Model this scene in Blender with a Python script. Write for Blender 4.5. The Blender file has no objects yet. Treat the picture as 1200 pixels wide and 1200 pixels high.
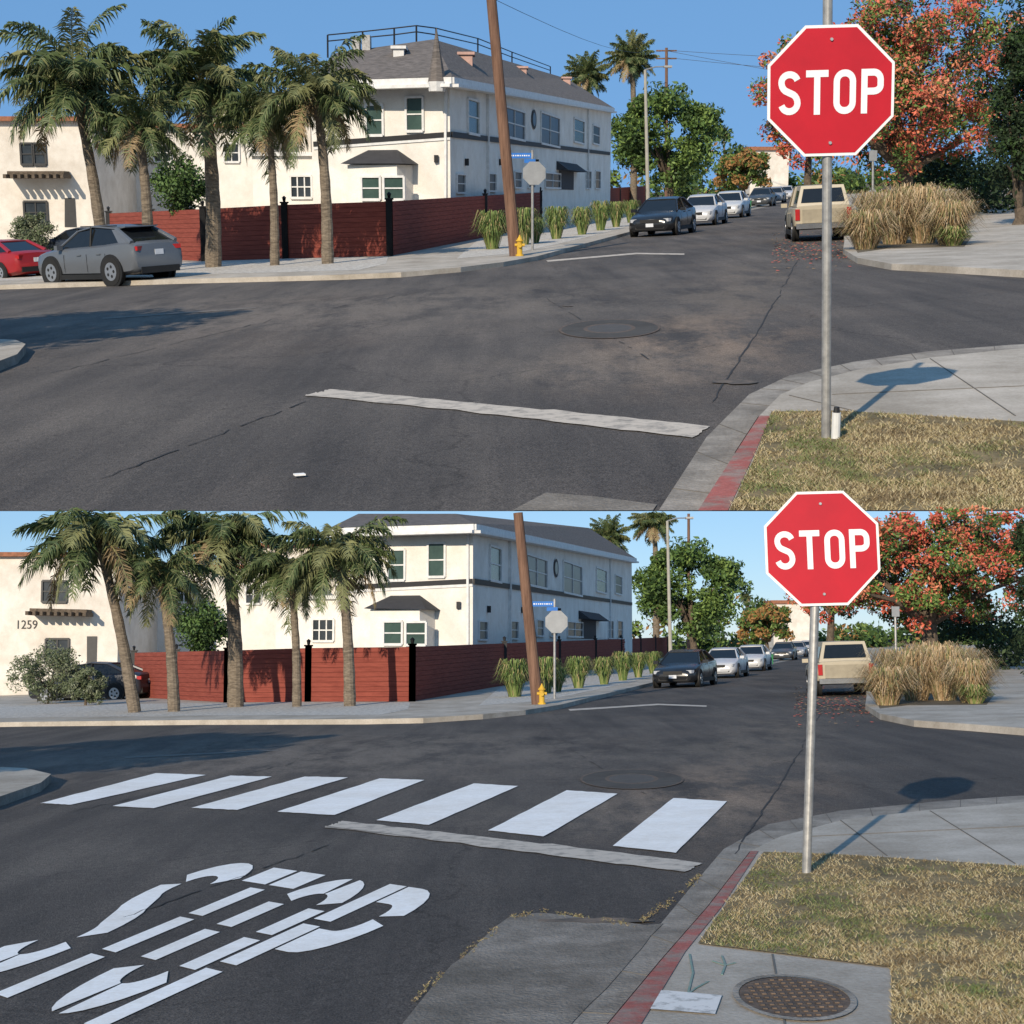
import bpy, math, random
import numpy as np
from mathutils import Vector, Matrix
F=1800.0; HH=1.7
scene=bpy.context.scene
rnd=random.Random(7)

# ------------------------------------------------------------------ materials
_mc={}
def mat(name,c,rough=.75,c2=None,ns=4,bump=0.0,bs=60,metal=0.0,spec=.3,s=1.0,contrast=(.35,.65),stretch=None,grime=0):
    key=(name,s)
    if key in _mc: return _mc[key]
    m=bpy.data.materials.new(name); m.use_nodes=True
    nt=m.node_tree; b=nt.nodes['Principled BSDF']
    b.inputs['Roughness'].default_value=rough; b.inputs['Metallic'].default_value=metal
    b.inputs['Specular IOR Level'].default_value=spec
    tc=nt.nodes.new('ShaderNodeTexCoord'); src=tc.outputs['Object']
    if stretch:
        mp=nt.nodes.new('ShaderNodeMapping'); mp.inputs['Scale'].default_value=stretch
        nt.links.new(src,mp.inputs['Vector']); src=mp.outputs['Vector']
    if c2 is None: c2=tuple(x*.8 for x in c)
    n=nt.nodes.new('ShaderNodeTexNoise'); n.inputs['Scale'].default_value=ns; n.inputs['Detail'].default_value=8; n.inputs['Roughness'].default_value=.65
    nt.links.new(src,n.inputs['Vector'])
    r=nt.nodes.new('ShaderNodeValToRGB')
    r.color_ramp.elements[0].position=contrast[0]; r.color_ramp.elements[1].position=contrast[1]
    r.color_ramp.elements[0].color=(*c2,1); r.color_ramp.elements[1].color=(*c,1)
    nt.links.new(n.outputs['Fac'],r.inputs['Fac']); col=r.outputs['Color']
    if grime>0:
        for sc_,lo in ((35,1-grime*.6),(.7,1-grime)):
            g_=nt.nodes.new('ShaderNodeTexNoise'); g_.inputs['Scale'].default_value=sc_; g_.inputs['Detail'].default_value=10; g_.inputs['Roughness'].default_value=.75
            nt.links.new(src,g_.inputs['Vector'])
            r2=nt.nodes.new('ShaderNodeValToRGB'); r2.color_ramp.elements[0].position=.36; r2.color_ramp.elements[1].position=.6
            r2.color_ramp.elements[0].color=(lo,lo*.97,lo*.93,1); r2.color_ramp.elements[1].color=(1.06,1.06,1.06,1)
            nt.links.new(g_.outputs['Fac'],r2.inputs['Fac'])
            x=nt.nodes.new('ShaderNodeMix'); x.data_type='RGBA'; x.blend_type='MULTIPLY'; x.inputs['Factor'].default_value=1
            nt.links.new(col,x.inputs['A']); nt.links.new(r2.outputs['Color'],x.inputs['B']); col=x.outputs['Result']
    nt.links.new(col,b.inputs['Base Color'])
    if bump>0:
        n2=nt.nodes.new('ShaderNodeTexNoise'); n2.inputs['Scale'].default_value=bs; n2.inputs['Detail'].default_value=5
        nt.links.new(src,n2.inputs['Vector'])
        bp=nt.nodes.new('ShaderNodeBump'); bp.inputs['Strength'].default_value=1; bp.inputs['Distance'].default_value=bump*s
        nt.links.new(n2.outputs['Fac'],bp.inputs['Height']); nt.links.new(bp.outputs['Normal'],b.inputs['Normal'])
    _mc[key]=m; return m

def asphalt(s,stains,gain):
    key=('asphalt',s)
    if key in _mc: return _mc[key]
    m=bpy.data.materials.new('asphalt'); m.use_nodes=True; nt=m.node_tree; b=nt.nodes['Principled BSDF']
    b.inputs['Roughness'].default_value=.88; b.inputs['Specular IOR Level'].default_value=.2
    L=nt.links.new
    tc=nt.nodes.new('ShaderNodeTexCoord')
    def noise(sc,det=6,rot=0,st=(1,1,1),rough=.6):
        mp=nt.nodes.new('ShaderNodeMapping'); mp.inputs['Rotation'].default_value=(0,0,rot); mp.inputs['Scale'].default_value=st
        L(tc.outputs['Object'],mp.inputs['Vector'])
        n=nt.nodes.new('ShaderNodeTexNoise'); n.inputs['Scale'].default_value=sc; n.inputs['Detail'].default_value=det; n.inputs['Roughness'].default_value=rough
        L(mp.outputs['Vector'],n.inputs['Vector']); return n.outputs['Fac']
    def ramp(f,p0,p1,c0,c1):
        r=nt.nodes.new('ShaderNodeValToRGB'); e=r.color_ramp.elements
        e[0].position=p0;e[1].position=p1;e[0].color=(*c0,1);e[1].color=(*c1,1); L(f,r.inputs['Fac']); return r.outputs['Color']
    def mix(f,a,b_,mode='MIX'):
        x=nt.nodes.new('ShaderNodeMix'); x.data_type='RGBA'; x.blend_type=mode
        if isinstance(f,(int,float)): x.inputs['Factor'].default_value=f
        else: L(f,x.inputs['Factor'])
        L(a,x.inputs['A'])
        if isinstance(b_,tuple): x.inputs['B'].default_value=(*b_,1)
        else: L(b_,x.inputs['B'])
        return x.outputs['Result']
    k=gain
    base=ramp(noise(.35,8,.4,(1,.5,1)),.35,.68,(.066*k,.061*k,.058*k),(.108*k,.098*k,.090*k))
    streak=ramp(noise(1.2,5,-.35,(1.6,.12,1)),.35,.7,(.76,.76,.77),(1.25,1.22,1.18))
    c=mix(1.0,base,streak,'MULTIPLY')
    brown=ramp(noise(.22,5,.2,(1,.6,1)),.52,.72,(0,0,0),(.45,.45,.45))
    bc=ramp(noise(2,5),.3,.7,(.12,.095,.076),(.17,.138,.112))
    c=mix(brown,c,bc)
    for (ctr,rx,ry,col,amt,ang) in stains:
        mp=nt.nodes.new('ShaderNodeMapping'); mp.vector_type='TEXTURE'
        mp.inputs['Location'].default_value=(ctr.x,ctr.y,0); mp.inputs['Rotation'].default_value=(0,0,ang); mp.inputs['Scale'].default_value=(rx,ry,1e6)
        L(tc.outputs['Object'],mp.inputs['Vector'])
        ln=nt.nodes.new('ShaderNodeVectorMath'); ln.operation='LENGTH'; L(mp.outputs['Vector'],ln.inputs[0])
        msk=ramp(ln.outputs['Value'],.25,1.0,(1,1,1),(0,0,0))
        nz=ramp(noise(1.1,10,.5,(1,.35,1),.75),.42,.60,(0,0,0),(amt,amt,amt))
        c=mix(mix(1.0,msk,nz,'MULTIPLY'),c,col)
    sp=ramp(noise(90,3,0,(1,.6,1),.7),.32,.7,(.5,.5,.5),(1.7,1.65,1.6))
    c=mix(1.0,c,sp,'MULTIPLY')
    sp2=ramp(noise(22,3,0,(1,.6,1),.7),.3,.7,(.82,.82,.82),(1.18,1.18,1.18))
    c=mix(1.0,c,sp2,'MULTIPLY')
    v=nt.nodes.new('ShaderNodeTexVoronoi'); v.feature='DISTANCE_TO_EDGE'; v.inputs['Scale'].default_value=.2
    wn=nt.nodes.new('ShaderNodeTexNoise'); wn.inputs['Scale'].default_value=.9; wn.inputs['Detail'].default_value=8; wn.inputs['Roughness'].default_value=.7
    L(tc.outputs['Object'],wn.inputs['Vector'])
    ad=nt.nodes.new('ShaderNodeMixRGB'); ad.blend_type='ADD'; ad.inputs['Fac'].default_value=.9
    L(tc.outputs['Object'],ad.inputs['Color1']); L(wn.outputs['Color'],ad.inputs['Color2']); L(ad.outputs['Color'],v.inputs['Vector'])
    cr=ramp(v.outputs['Distance'],.0008,.003,(.62,.62,.62),(1,1,1))
    c=mix(1.0,c,cr,'MULTIPLY')
    L(c,b.inputs['Base Color'])
    bp=nt.nodes.new('ShaderNodeBump'); bp.inputs['Distance'].default_value=.009*s; bp.inputs['Strength'].default_value=1
    L(noise(70,4),bp.inputs['Height']); L(bp.outputs['Normal'],b.inputs['Normal'])
    _mc[key]=m; return m

# ------------------------------------------------------------------ mesh builder
class MB:
    def __init__(s): s.v=[];s.f=[];s.m=[];s.mats=[]
    def mi(s,m):
        if m not in s.mats: s.mats.append(m)
        return s.mats.index(m)
    def add(s,vs,fs,m):
        o=len(s.v); s.v.extend([tuple(x) for x in vs]); k=s.mi(m)
        for f in fs: s.f.append([i+o for i in f]); s.m.append(k)
    def poly(s,vs,m): s.add(vs,[list(range(len(vs)))],m)
    def box(s,c,sz,m,R=None):
        vs=[]
        for i in (-.5,.5):
            for j in (-.5,.5):
                for k in (-.5,.5):
                    p=Vector((i*sz[0],j*sz[1],k*sz[2]))
                    if R: p=R@p
                    vs.append(p+Vector(c))
        s.add(vs,[(0,1,3,2),(4,6,7,5),(0,4,5,1),(2,3,7,6),(0,2,6,4),(1,5,7,3)],m)
    def tube(s,p0,p1,r0,r1,m,n=10,cap=True):
        p0=Vector(p0);p1=Vector(p1);d=(p1-p0).normalized()
        a=d.orthogonal().normalized();b=d.cross(a)
        vs=[]
        for p,r in((p0,r0),(p1,r1)):
            for i in range(n):
                t=2*math.pi*i/n; vs.append(p+a*(r*math.cos(t))+b*(r*math.sin(t)))
        fs=[(i,(i+1)%n,n+(i+1)%n,n+i) for i in range(n)]
        if cap: fs+= [list(range(n))[::-1],list(range(n,2*n))]
        s.add(vs,fs,m)
    def path(s,pts,rs,m,n=8):
        for i in range(len(pts)-1): s.tube(pts[i],pts[i+1],rs[i],rs[i+1],m,n,True)
    def prism(s,top,h,mt,ms,skip=()):
        n=len(top); top=[Vector(t) for t in top]; bot=[t-Vector((0,0,h)) for t in top]
        s.add(top,[list(range(n))],mt)
        s.add(top+bot,[(i,(i+1)%n,n+(i+1)%n,n+i) for i in range(n) if i not in skip],ms)
    def bar(s,p,q,w,d,up,m):
        p=Vector(p);q=Vector(q);x=(q-p); L=x.length
        if L<1e-6: return
        x.normalize(); z=Vector(up).normalized(); y=z.cross(x).normalized(); z=x.cross(y)
        R=Matrix((x,y,z)).transposed(); s.box((p+q)/2,(L,w,d),m,R)

def ribbon(pts,hw,closed=False):
    n=len(pts); out=[]
    for i,p in enumerate(pts):
        if closed: a=pts[i-1]; b=pts[(i+1)%n]
        else: a=pts[max(i-1,0)]; b=pts[min(i+1,n-1)]
        dx,dy=b[0]-a[0],b[1]-a[1]; l=math.hypot(dx,dy) or 1
        out.append(((p[0]-dy/l*hw,p[1]+dx/l*hw),(p[0]+dy/l*hw,p[1]-dx/l*hw)))
    q=[]
    for i in range(n if closed else n-1):
        j=(i+1)%n; q.append((out[i][0],out[i][1],out[j][1],out[j][0]))
    return q
def arc(cx,cy,rx,ry,a0,a1,n=10):
    return [(cx+rx*math.cos(math.radians(a0+(a1-a0)*i/n)),cy+ry*math.sin(math.radians(a0+(a1-a0)*i/n))) for i in range(n+1)]
def letters(hw=.085):
    w=.56; x0=hw;x1=w-hw; cx=w/2; rx=(x1-x0)/2
    S=[ribbon(arc(cx,.74,rx,.175,15,180,10)+arc(cx,.74,rx,.22,190,255,4)+arc(cx,.27,rx,.22,75,0,5)+arc(cx,.27,rx,.185,-10,-165,10),hw)]
    T=[[((0,1-2*hw),(w,1-2*hw),(w,1),(0,1)),((cx-hw,0),(cx+hw,0),(cx+hw,1-2*hw),(cx-hw,1-2*hw))]]
    rr=.19
    O=[ribbon(arc(x0+rr,1-hw-rr,rr,rr,180,90,6)+arc(x1-rr,1-hw-rr,rr,rr,90,0,6)+arc(x1-rr,hw+rr,rr,rr,0,-90,6)+arc(x0+rr,hw+rr,rr,rr,-90,-180,6),hw,True)]
    Pp=[[((0,0),(2*hw,0),(2*hw,1),(0,1))],ribbon([(2*hw,1-hw)]+arc(x1-.17,1-hw-.17,.17,.17,90,0,6)+arc(x1-.17,.42+hw+.13,.17,.13,0,-90,6)+[(2*hw,.42+hw)],hw)]
    return w,[sum(S,[]),sum(T,[]),sum(O,[]),sum(Pp,[])]

# ------------------------------------------------------------------ panel
class Panel:
    def __init__(s,pitch,a,M,sc,mp,zl,lower):
        s.p=pitch;s.a=a;s.M=M;s.s=sc;s.mp=mp;s.lower=lower;s.ytop=zl
    def ray(s,px,py):
        dx=(px-600)/F; up=-(py-600)/F
        return Vector((dx,math.cos(s.p)-up*math.sin(s.p),math.sin(s.p)+up*math.cos(s.p)))
    def py(s,p):
        z=p.z-HH; f=p.y*math.cos(s.p)+z*math.sin(s.p); u=-p.y*math.sin(s.p)+z*math.cos(s.p); return 600-F*u/f
    def G(s,px,py,dz=0):
        r=s.ray(px,py); t=(HH-dz)/(s.a*r.x-r.z); return Vector((r.x*t,r.y*t,HH+r.z*t))
    def g(s,px,py,dz=0): return s.G(*s.mp(px,py),dz)
    def AT(s,px,py,y):
        r=s.ray(px,py); return Vector((r.x*y/r.y,y,HH+r.z*y/r.y))
    def at(s,px,py,y): return s.AT(*s.mp(px,py),y)
    def zlim(s,y): return s.AT(600,s.ytop,y).z
    def mat(s,*a,**k): return mat(*a,s=s.s,**k)
    def make(s,name,parts,loc=None,local=None,smooth=False):
        if isinstance(parts,MB): parts={'':parts}
        if local is None:
            if loc is None: loc=Vector((0,0,0))
            T=Matrix.Translation(loc); off=Vector(loc)
        else: T=local; off=Vector((0,0,0))
        objs=[]
        for k,mb in parts.items():
            if not mb.f: continue
            me=bpy.data.meshes.new(name+('_'+k if k else ''))
            va=np.array(mb.v,dtype=float)-np.array(off)
            me.from_pydata(va.tolist(),[],mb.f)
            for m in mb.mats: me.materials.append(m)
            me.polygons.foreach_set('material_index',mb.m)
            if smooth:
                me.polygons.foreach_set('use_smooth',[True]*len(me.polygons))
                me.set_sharp_from_angle(angle=math.radians(38))
            me.update()
            objs.append((k,me))
        if len(objs)==1 and '' in parts:
            o=bpy.data.objects.new(name,objs[0][1]); scene.collection.objects.link(o); o.matrix_world=s.M@T; return o
        e=bpy.data.objects.new(name,None); scene.collection.objects.link(e); e.matrix_world=s.M@T; e.empty_display_size=.3
        for k,me in objs:
            o=bpy.data.objects.new(k,me); scene.collection.objects.link(o); o.parent=e
        return e

# ------------------------------------------------------------------ vegetation
def leaf_cloud(mb,centers,radii,per,size,mats,rng,zl,flat=1.0):
    ms=[mb.mi(m) for m,_ in mats]; w=np.array([x for _,x in mats]);w=w/w.sum()
    for c,r in zip(centers,radii):
        n=int(per*rng.uniform(.6,1.3))
        d=rng.normal(size=(n,3)); d/=np.linalg.norm(d,axis=1)[:,None]
        rr=r*rng.uniform(.25,1.0,n)**.6
        p=np.array(c)+d*rr[:,None]*np.array([1,1,flat])
        p=p[p[:,2]<zl]
        n=len(p)
        if n==0: continue
        nn=rng.normal(size=(n,3)); nn[:,2]+=.5; nn/=np.linalg.norm(nn,axis=1)[:,None]
        t=np.cross(nn,rng.normal(size=(n,3))); t/=np.linalg.norm(t,axis=1)[:,None]; b=np.cross(nn,t)
        sz=size*rng.uniform(.6,1.4,n)[:,None]
        q=np.stack([p-t*sz,p-b*sz*.45,p+t*sz,p+b*sz*.45],1).reshape(-1,3)
        o=len(mb.v); mb.v.extend(map(tuple,q))
        clumpm=rng.choice(len(ms),p=w)
        mi=np.where(rng.random(n)<.6,clumpm,rng.choice(len(ms),n,p=w))
        for i in range(n):
            mb.f.append([o+4*i,o+4*i+1,o+4*i+2,o+4*i+3]); mb.m.append(ms[mi[i]])

def tree(P,name,base,cc,rad,nclump,per,size,mats,bark,seed,tr=.2,zl=1e9,clr=.28,shell=.5):
    rng=np.random.default_rng(seed); mb=MB(); wood=MB()
    cs=[];rs=[]
    for i in range(nclump):
        d=rng.normal(size=3); d/=np.linalg.norm(d); k=rng.uniform(shell**3,1)**(1/3)
        c=np.array(cc)+d*np.array(rad)*k*rng.uniform(.75,1.05)
        if c[2]>zl: c[2]=zl-rng.uniform(.1,.4)*rad[2]
        cs.append(c); rs.append(rng.uniform(.6,1.35)*clr*min(rad))
    leaf_cloud(mb,cs,rs,per,size,mats,rng,zl,.8)
    base=Vector(base); fork=base.lerp(Vector(cc),.55) if cc[2]-base.z<4*rad[2] else Vector(cc)
    fork.z=max(base.z+.5,cc[2]-rad[2]*.9)
    wood.path([base,base.lerp(fork,.5)+Vector((tr*.5,0,0)),fork],[tr*1.25,tr,tr*.8],bark,10)
    for i in range(0,nclump,max(1,nclump//12)):
        e=Vector(cs[i]); mid=fork.lerp(e,.5)+Vector((0,0,.1*rad[2]))
        if max(e.z,mid.z)<zl: wood.path([fork,mid,e],[tr*.55,tr*.3,tr*.08],bark,6)
    return P.make(name,{'trunk':wood,'crown':mb},loc=base)

def palm(P,name,base,crown,R,nf,seed,mats,bark,tr,zl=1e9,up=85,down=-35,leaf=.013,K=58,dr=(45,105)):
    rng=random.Random(seed); wood=MB(); fr=MB(); base=Vector(base);crown=Vector(crown)
    n=14; pts=[];rs=[]
    for i in range(n+1):
        t=i/n; p=base.lerp(crown,t)+Vector((math.sin(t*3)*tr*.7,0,0)); pts.append(p); rs.append(tr*(1.3-.55*t+(.10 if i%2 else 0)))
    wood.path(pts,rs,bark,12)
    for i in range(26):
        a=rng.uniform(0,6.28); h=rng.uniform(0,.12)*(crown-base).length
        p=crown-Vector((0,0,h)); d=Vector((math.cos(a),math.sin(a),.8))
        wood.tube(p,p+d*R*.11,tr*.3,tr*.1,bark,5)
    for k in range(nf):
        az=2*math.pi*(k*.381966)+rng.uniform(-.35,.35)
        e0=math.radians(up+(down-up)*((k+.5)/nf)**.9+rng.uniform(-10,10)); L=R*rng.uniform(1.0,1.4)
        droop=math.radians(rng.uniform(*dr)); N=12; p=crown.copy(); q=[p.copy()]; dirs=[]
        for i in range(N):
            t=(i+.5)/N; e=max(e0-droop*t**1.5,-1.45); d=Vector((math.cos(e)*math.cos(az),math.cos(e)*math.sin(az),math.sin(e)))
            p=p+d*(L/N); q.append(p.copy()); dirs.append(d)
        for i in range(N):
            if q[i+1].z<zl: fr.tube(q[i],q[i+1],R*.010*(1-i/N*.7),R*.010*(1-(i+1)/N*.7),mats[1],4,False)
        side=Vector((-math.sin(az),math.cos(az),0))
        m=mats[0] if rng.random()<.7 else mats[1]
        if e0<math.radians(-15) and rng.random()<.4: m=mats[2]
        for j in range(K):
            t=.12+.88*j/K; ii=min(int(t*N),N-1); pp=q[ii].lerp(q[ii+1],t*N-ii); d=dirs[ii]
            ll=R*.30*(math.sin(math.pi*min(1,t*.8+.15))**.7)
            for sg in (-1,1):
                v=(side*sg*rng.uniform(.5,1.1)+d*rng.uniform(.4,1.0)+Vector((0,0,rng.uniform(-.9,.5)))).normalized()
                mid=pp+v*ll*.5; tip=pp+v*ll*rng.uniform(.8,1.15)+Vector((0,0,-ll*rng.uniform(.2,.55)))
                if max(tip.z,mid.z)>zl: continue
                w=d*leaf*R
                fr.add([pp-w*.6,pp+w*.6,mid+w,tip,mid-w],[(0,1,2,3,4)],m if rng.random()<.85 else mats[1])
    return P.make(name,{'trunk':wood,'fronds':fr},loc=base)

def grass_clump(mb,c,R,H,n,mats,rng,w=.012,spread=1.0):
    c=Vector(c)
    for i in range(n):
        a=rng.uniform(0,6.283); r=R*.35*math.sqrt(rng.random()); b=c+Vector((r*math.cos(a),r*math.sin(a),0))
        a2=a+rng.uniform(-.6,.6); h=H*rng.uniform(.45,1.05); o=R*rng.uniform(.2,1.0)*spread
        d=Vector((math.cos(a2),math.sin(a2),0)); s=Vector((-d.y,d.x,0))*w
        p1=b+d*o*.3+Vector((0,0,h*.65)); p2=b+d*o*.75+Vector((0,0,h)); p3=b+d*o*1.15+Vector((0,0,h*rng.uniform(.5,.98)))
        m=rng.choice(mats)
        mb.add([b-s,b+s,p1+s,p1-s,p2+s*.9,p2-s*.9,p3],[(0,1,2,3),(3,2,4,5),(5,4,6)],m)

# ------------------------------------------------------------------ cars
def car(P,name,px,py,hpx,ang,kind,paint,raw=False,rough=.3):
    loc=P.G(px,py) if raw else P.g(px,py)
    K={'sedan':(4.6,1.45),'suv':(4.75,1.68),'pickup':(5.0,1.78)}[kind]; H=K[1]
    sc=hpx*loc.y/F/H
    hd=math.radians(ang); X=Vector((math.sin(hd),math.cos(hd),P.a*math.sin(hd))).normalized()
    Z=Vector((-P.a,0,1)).normalized(); Y=Z.cross(X).normalized(); Z=X.cross(Y)
    R=Matrix((X,Y,Z)).transposed().to_4x4()
    T=Matrix.Translation(loc)@R@Matrix.Scale(sc,4)
    pm=P.mat('car_paint_'+'_'.join('%d'%(c*99) for c in paint),paint,rough=rough,c2=tuple(x*.93 for x in paint),spec=.6)
    gl=P.mat('car_glass',(.012,.014,.016),rough=.08,spec=.5); blk=P.mat('black_trim',(.018,.018,.018),rough=.6)
    ty=P.mat('tyre',(.02,.02,.02),rough=.85); rim=P.mat('alloy',(.42,.43,.45),rough=.35,metal=.7)
    red=P.mat('tail_lamp',(.40,.015,.015),rough=.25,spec=.6); lamp=P.mat('head_lamp',(.5,.52,.55),rough=.15,spec=.7)
    plate=P.mat('licence_plate',(.65,.67,.7),rough=.5); chrome=P.mat('chrome',(.5,.5,.5),rough=.25,metal=.9)
    if kind=='sedan':
        st=[(2.30,.52,.58,.34),(2.26,.64,.72,.24),(2.12,.73,.83,.2),(1.8,.80,.89,.19),(1.1,.93,.91,.19),(.8,.97,.92,.19),(0,.99,.92,.19),(-1.0,1.02,.92,.19),(-1.6,1.05,.91,.2),(-2.1,1.04,.87,.25),(-2.26,.97,.81,.32),(-2.32,.68,.74,.36)]
        gh=[(1.05,.93,.80),(.30,1.36,.60),(-.25,1.44,.61),(-.95,1.39,.59),(-1.8,1.03,.74)]; wx=(1.42,-1.36); wr=.33; xr=-2.31;xf=2.28; zl=.86; zh=.62
    elif kind=='suv':
        st=[(2.30,.62,.66,.36),(2.26,.80,.78,.30),(2.14,.93,.87,.28),(1.8,1.0,.92,.27),(1.2,1.07,.95,.27),(.8,1.09,.96,.27),(0,1.11,.96,.27),(-1.0,1.15,.96,.27),(-1.6,1.20,.95,.28),(-2.1,1.20,.91,.32),(-2.28,1.12,.86,.38),(-2.34,.85,.80,.42)]
        gh=[(1.15,1.05,.84),(.35,1.55,.66),(-.4,1.66,.68),(-1.35,1.58,.62),(-2.15,1.18,.76)]; wx=(1.40,-1.36); wr=.41; xr=-2.33;xf=2.30; zl=1.02; zh=.80
    else:
        st=[(2.45,.6,.78,.4),(2.42,.92,.85,.35),(2.3,1.0,.88,.33),(1.2,1.06,.9,.33),(.9,1.08,.9,.33),(-.6,1.1,.9,.33),(-.66,1.1,.9,.36),(-2.40,1.12,.9,.42),(-2.44,1.10,.88,.48)]
        gh=[(1.05,1.06,.80),(.5,1.66,.66),(0,1.72,.67),(-.55,1.7,.67),(-.62,1.1,.8)]; wx=(1.5,-1.45); wr=.37; xr=-2.45;xf=2.44; zl=.9; zh=.8
    body=MB(); vs=[]
    for x,zt,w,zb in st:
        half=[(w*.82,zb),(w*.965,zb+.1),(w,zb+.45*(zt-zb)),(w*.985,zb+.72*(zt-zb)),(w*.95,zt-.06),(w*.84,zt)]
        ring=half+[(0,zt+.02)]+[(-a,b) for a,b in half[::-1]]
        vs+= [(x,a,b) for a,b in ring]
    n=13; fs=[]
    for i in range(len(st)-1):
        for j in range(n): fs.append((i*n+j,(i+1)*n+j,(i+1)*n+(j+1)%n,i*n+(j+1)%n))
    fs+= [list(range(n)),list(range((len(st)-1)*n,len(st)*n))[::-1]]
    body.add(vs,fs,pm)
    glass=MB(); m=len(gh); L=[Vector((x,w,z)) for i,(x,z,w) in enumerate(gh)]
    Rr=[Vector((v.x,-v.y,v.z)) for v in L]
    glass.add(L,[list(range(m))],gl); glass.add(Rr,[list(range(m))[::-1]],gl)
    glass.add([L[0],L[1],Rr[1],Rr[0]],[(0,1,2,3)],gl); glass.add([L[-2],L[-1],Rr[-1],Rr[-2]],[(0,1,2,3)],gl)
    roof=MB()
    top=[]
    for i in range(1,m-1):
        v=L[i]; top.append([(v.x,v.y+.015,v.z-.02),(v.x,v.y*.9,v.z+.03),(v.x,0,v.z+.045),(v.x,-v.y*.9,v.z+.03),(v.x,-v.y-.015,v.z-.02)])
    vv=[p for r in top for p in r]; ff=[(i*5+j,i*5+j+1,(i+1)*5+j+1,(i+1)*5+j) for i in range(len(top)-1) for j in range(4)]
    ff+=[(0,1,2,3,4),tuple(range((len(top)-1)*5,len(top)*5))[::-1]]
    roof.add(vv,ff,pm)
    for S in (L,Rr):
        sg=1 if S is L else -1; o=Vector((0,.008*sg,0))
        roof.tube(S[0]+o,S[1]+o,.035,.035,pm,6); roof.tube(S[-2]+o,S[-1]+o,.06 if kind!='pickup' else .05,.08,pm,6)
        xb=-.3
        zb=L[2].z; roof.tube((xb,(L[2].y)*sg+.008*sg,zb),(xb-.03,.81*sg,gh[0][1]+.03),.03,.035,blk,6)
        roof.tube(S[1]+o,S[2]+o,.025,.025,pm,6);roof.tube(S[2]+o,S[3]+o,.025,.025,pm,6)
        if kind=='suv':
            roof.add([(-1.2,.665*sg+.012*sg,1.56),(-1.42,.63*sg+.02*sg,1.55),(-2.15,.78*sg,1.19),(-1.62,.815*sg,1.17)],[(0,1,2,3)],pm)
            roof.tube((.3,.6*sg,1.68),(-1.3,.57*sg,1.66),.015,.015,blk,5)
    if kind=='suv': roof.box((-1.5,0,1.60),(.35,1.15,.03),pm,Matrix.Rotation(.12,3,'Y'))
    if kind=='pickup':
        shell=MB(); A=[(-.68,.82,1.1),(-.72,.66,1.74),(-2.2,.66,1.74),(-2.4,.82,1.1)]
        A=[Vector(a) for a in A]; B=[Vector((a.x,-a.y,a.z)) for a in A]
        shell.add(A+B,[(0,1,2,3),(7,6,5,4),(0,4,5,1),(1,5,6,2),(2,6,7,3)],pm)
        nrm=Vector((-.95,0,.3)).normalized()*.012
        a,b,c,d=[x+nrm for x in (A[3].lerp(A[2],.18),A[3].lerp(A[2],.85),B[3].lerp(B[2],.85),B[3].lerp(B[2],.18))]
        sh=lambda p:Vector((p.x,p.y*.86,p.z))
        shell.add([sh(a),sh(b),sh(c),sh(d)],[(0,1,2,3)],gl)
        for sg in(1,-1):
            q=[Vector((-.85,.80,1.22)),Vector((-.88,.70,1.6)),Vector((-2.05,.70,1.6)),Vector((-2.15,.80,1.22))]
            shell.add([Vector((v.x,(v.y+.012)*sg,v.z)) for v in q],[(0,1,2,3)],gl)
        shell.box((-2.462,0,.80),(.02,1.3,.42),P.mat('tailgate_panel',tuple(x*.8 for x in paint),rough=.4))
        shell.box((-2.56,0,.50),(.18,1.7,.16),chrome)
    det=MB()
    for x in wx:
        for sg in(1,-1):
            yy={'pickup':.9,'suv':.962,'sedan':.93}[kind]
            det.tube((x,(yy-.05)*sg,wr),(x,(yy+.006)*sg,wr),wr*1.17,wr*1.17,blk,24)
            det.tube((x,(yy-.2)*sg,wr),(x,(yy+.018)*sg,wr),wr,wr*.97,ty,24)
            det.tube((x,(yy-.1)*sg,wr),(x,(yy+.024)*sg,wr),wr*.66,wr*.62,rim,20)
            for k in range(5):
                t=k*1.2566+.6; det.tube((x+wr*.34*math.cos(t),(yy+.02)*sg,wr+wr*.34*math.sin(t)),(x+wr*.34*math.cos(t),(yy+.027)*sg,wr+wr*.34*math.sin(t)),wr*.13,wr*.12,blk,6)
    for sg in (1,-1):
        det.box((xf-.14,.62*sg,zh),(.2,.34,.12),lamp,Matrix.Rotation(-.35*sg,3,'Z'))
        if kind=='pickup': det.box((xr-.005,.80*sg,.86),(.06,.14,.34),red)
        else: det.box((xr+.09,.64*sg,zl),(.16,.32,.12),red,Matrix.Rotation(.3*sg,3,'Z'))
        det.box((gh[0][0]-.25,1.0*sg,gh[0][1]+.06),(.14,.2,.13),pm)
        ys=.922*sg if kind!='suv' else .962*sg
        for xs in (.75,-.3,-1.15): det.box((xs,ys,.66),(.010,.006,.5),blk)
        det.box((.05,ys,.88),(.18,.03,.03),pm); det.box((-.85,ys,.90),(.18,.03,.03),pm)
        det.box((0,.90*sg if kind!='suv' else .93*sg,.27),(2.0,.07,.14),blk)
    det.box((xf-.01,0,zh-.04),(.06,.75,.14),blk); det.box((xf-.03,0,zh-.26),(.08,1.15,.14),blk); det.box((xf+.025,0,zh-.18),(.01,.3,.13),plate)
    det.box((xr-.012,0,zl-.12 if kind!='pickup' else .72),(.012,.3,.15),plate)
    if kind!='pickup': det.box((xr+.02,0,.42),(.1,1.35,.18),blk)
    parts={'body':body,'glasshouse':glass,'roof':roof,'wheels_and_lights':det}
    if kind=='pickup': parts['camper_shell']=shell
    return P.make(name,parts,local=T,smooth=True)

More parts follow.
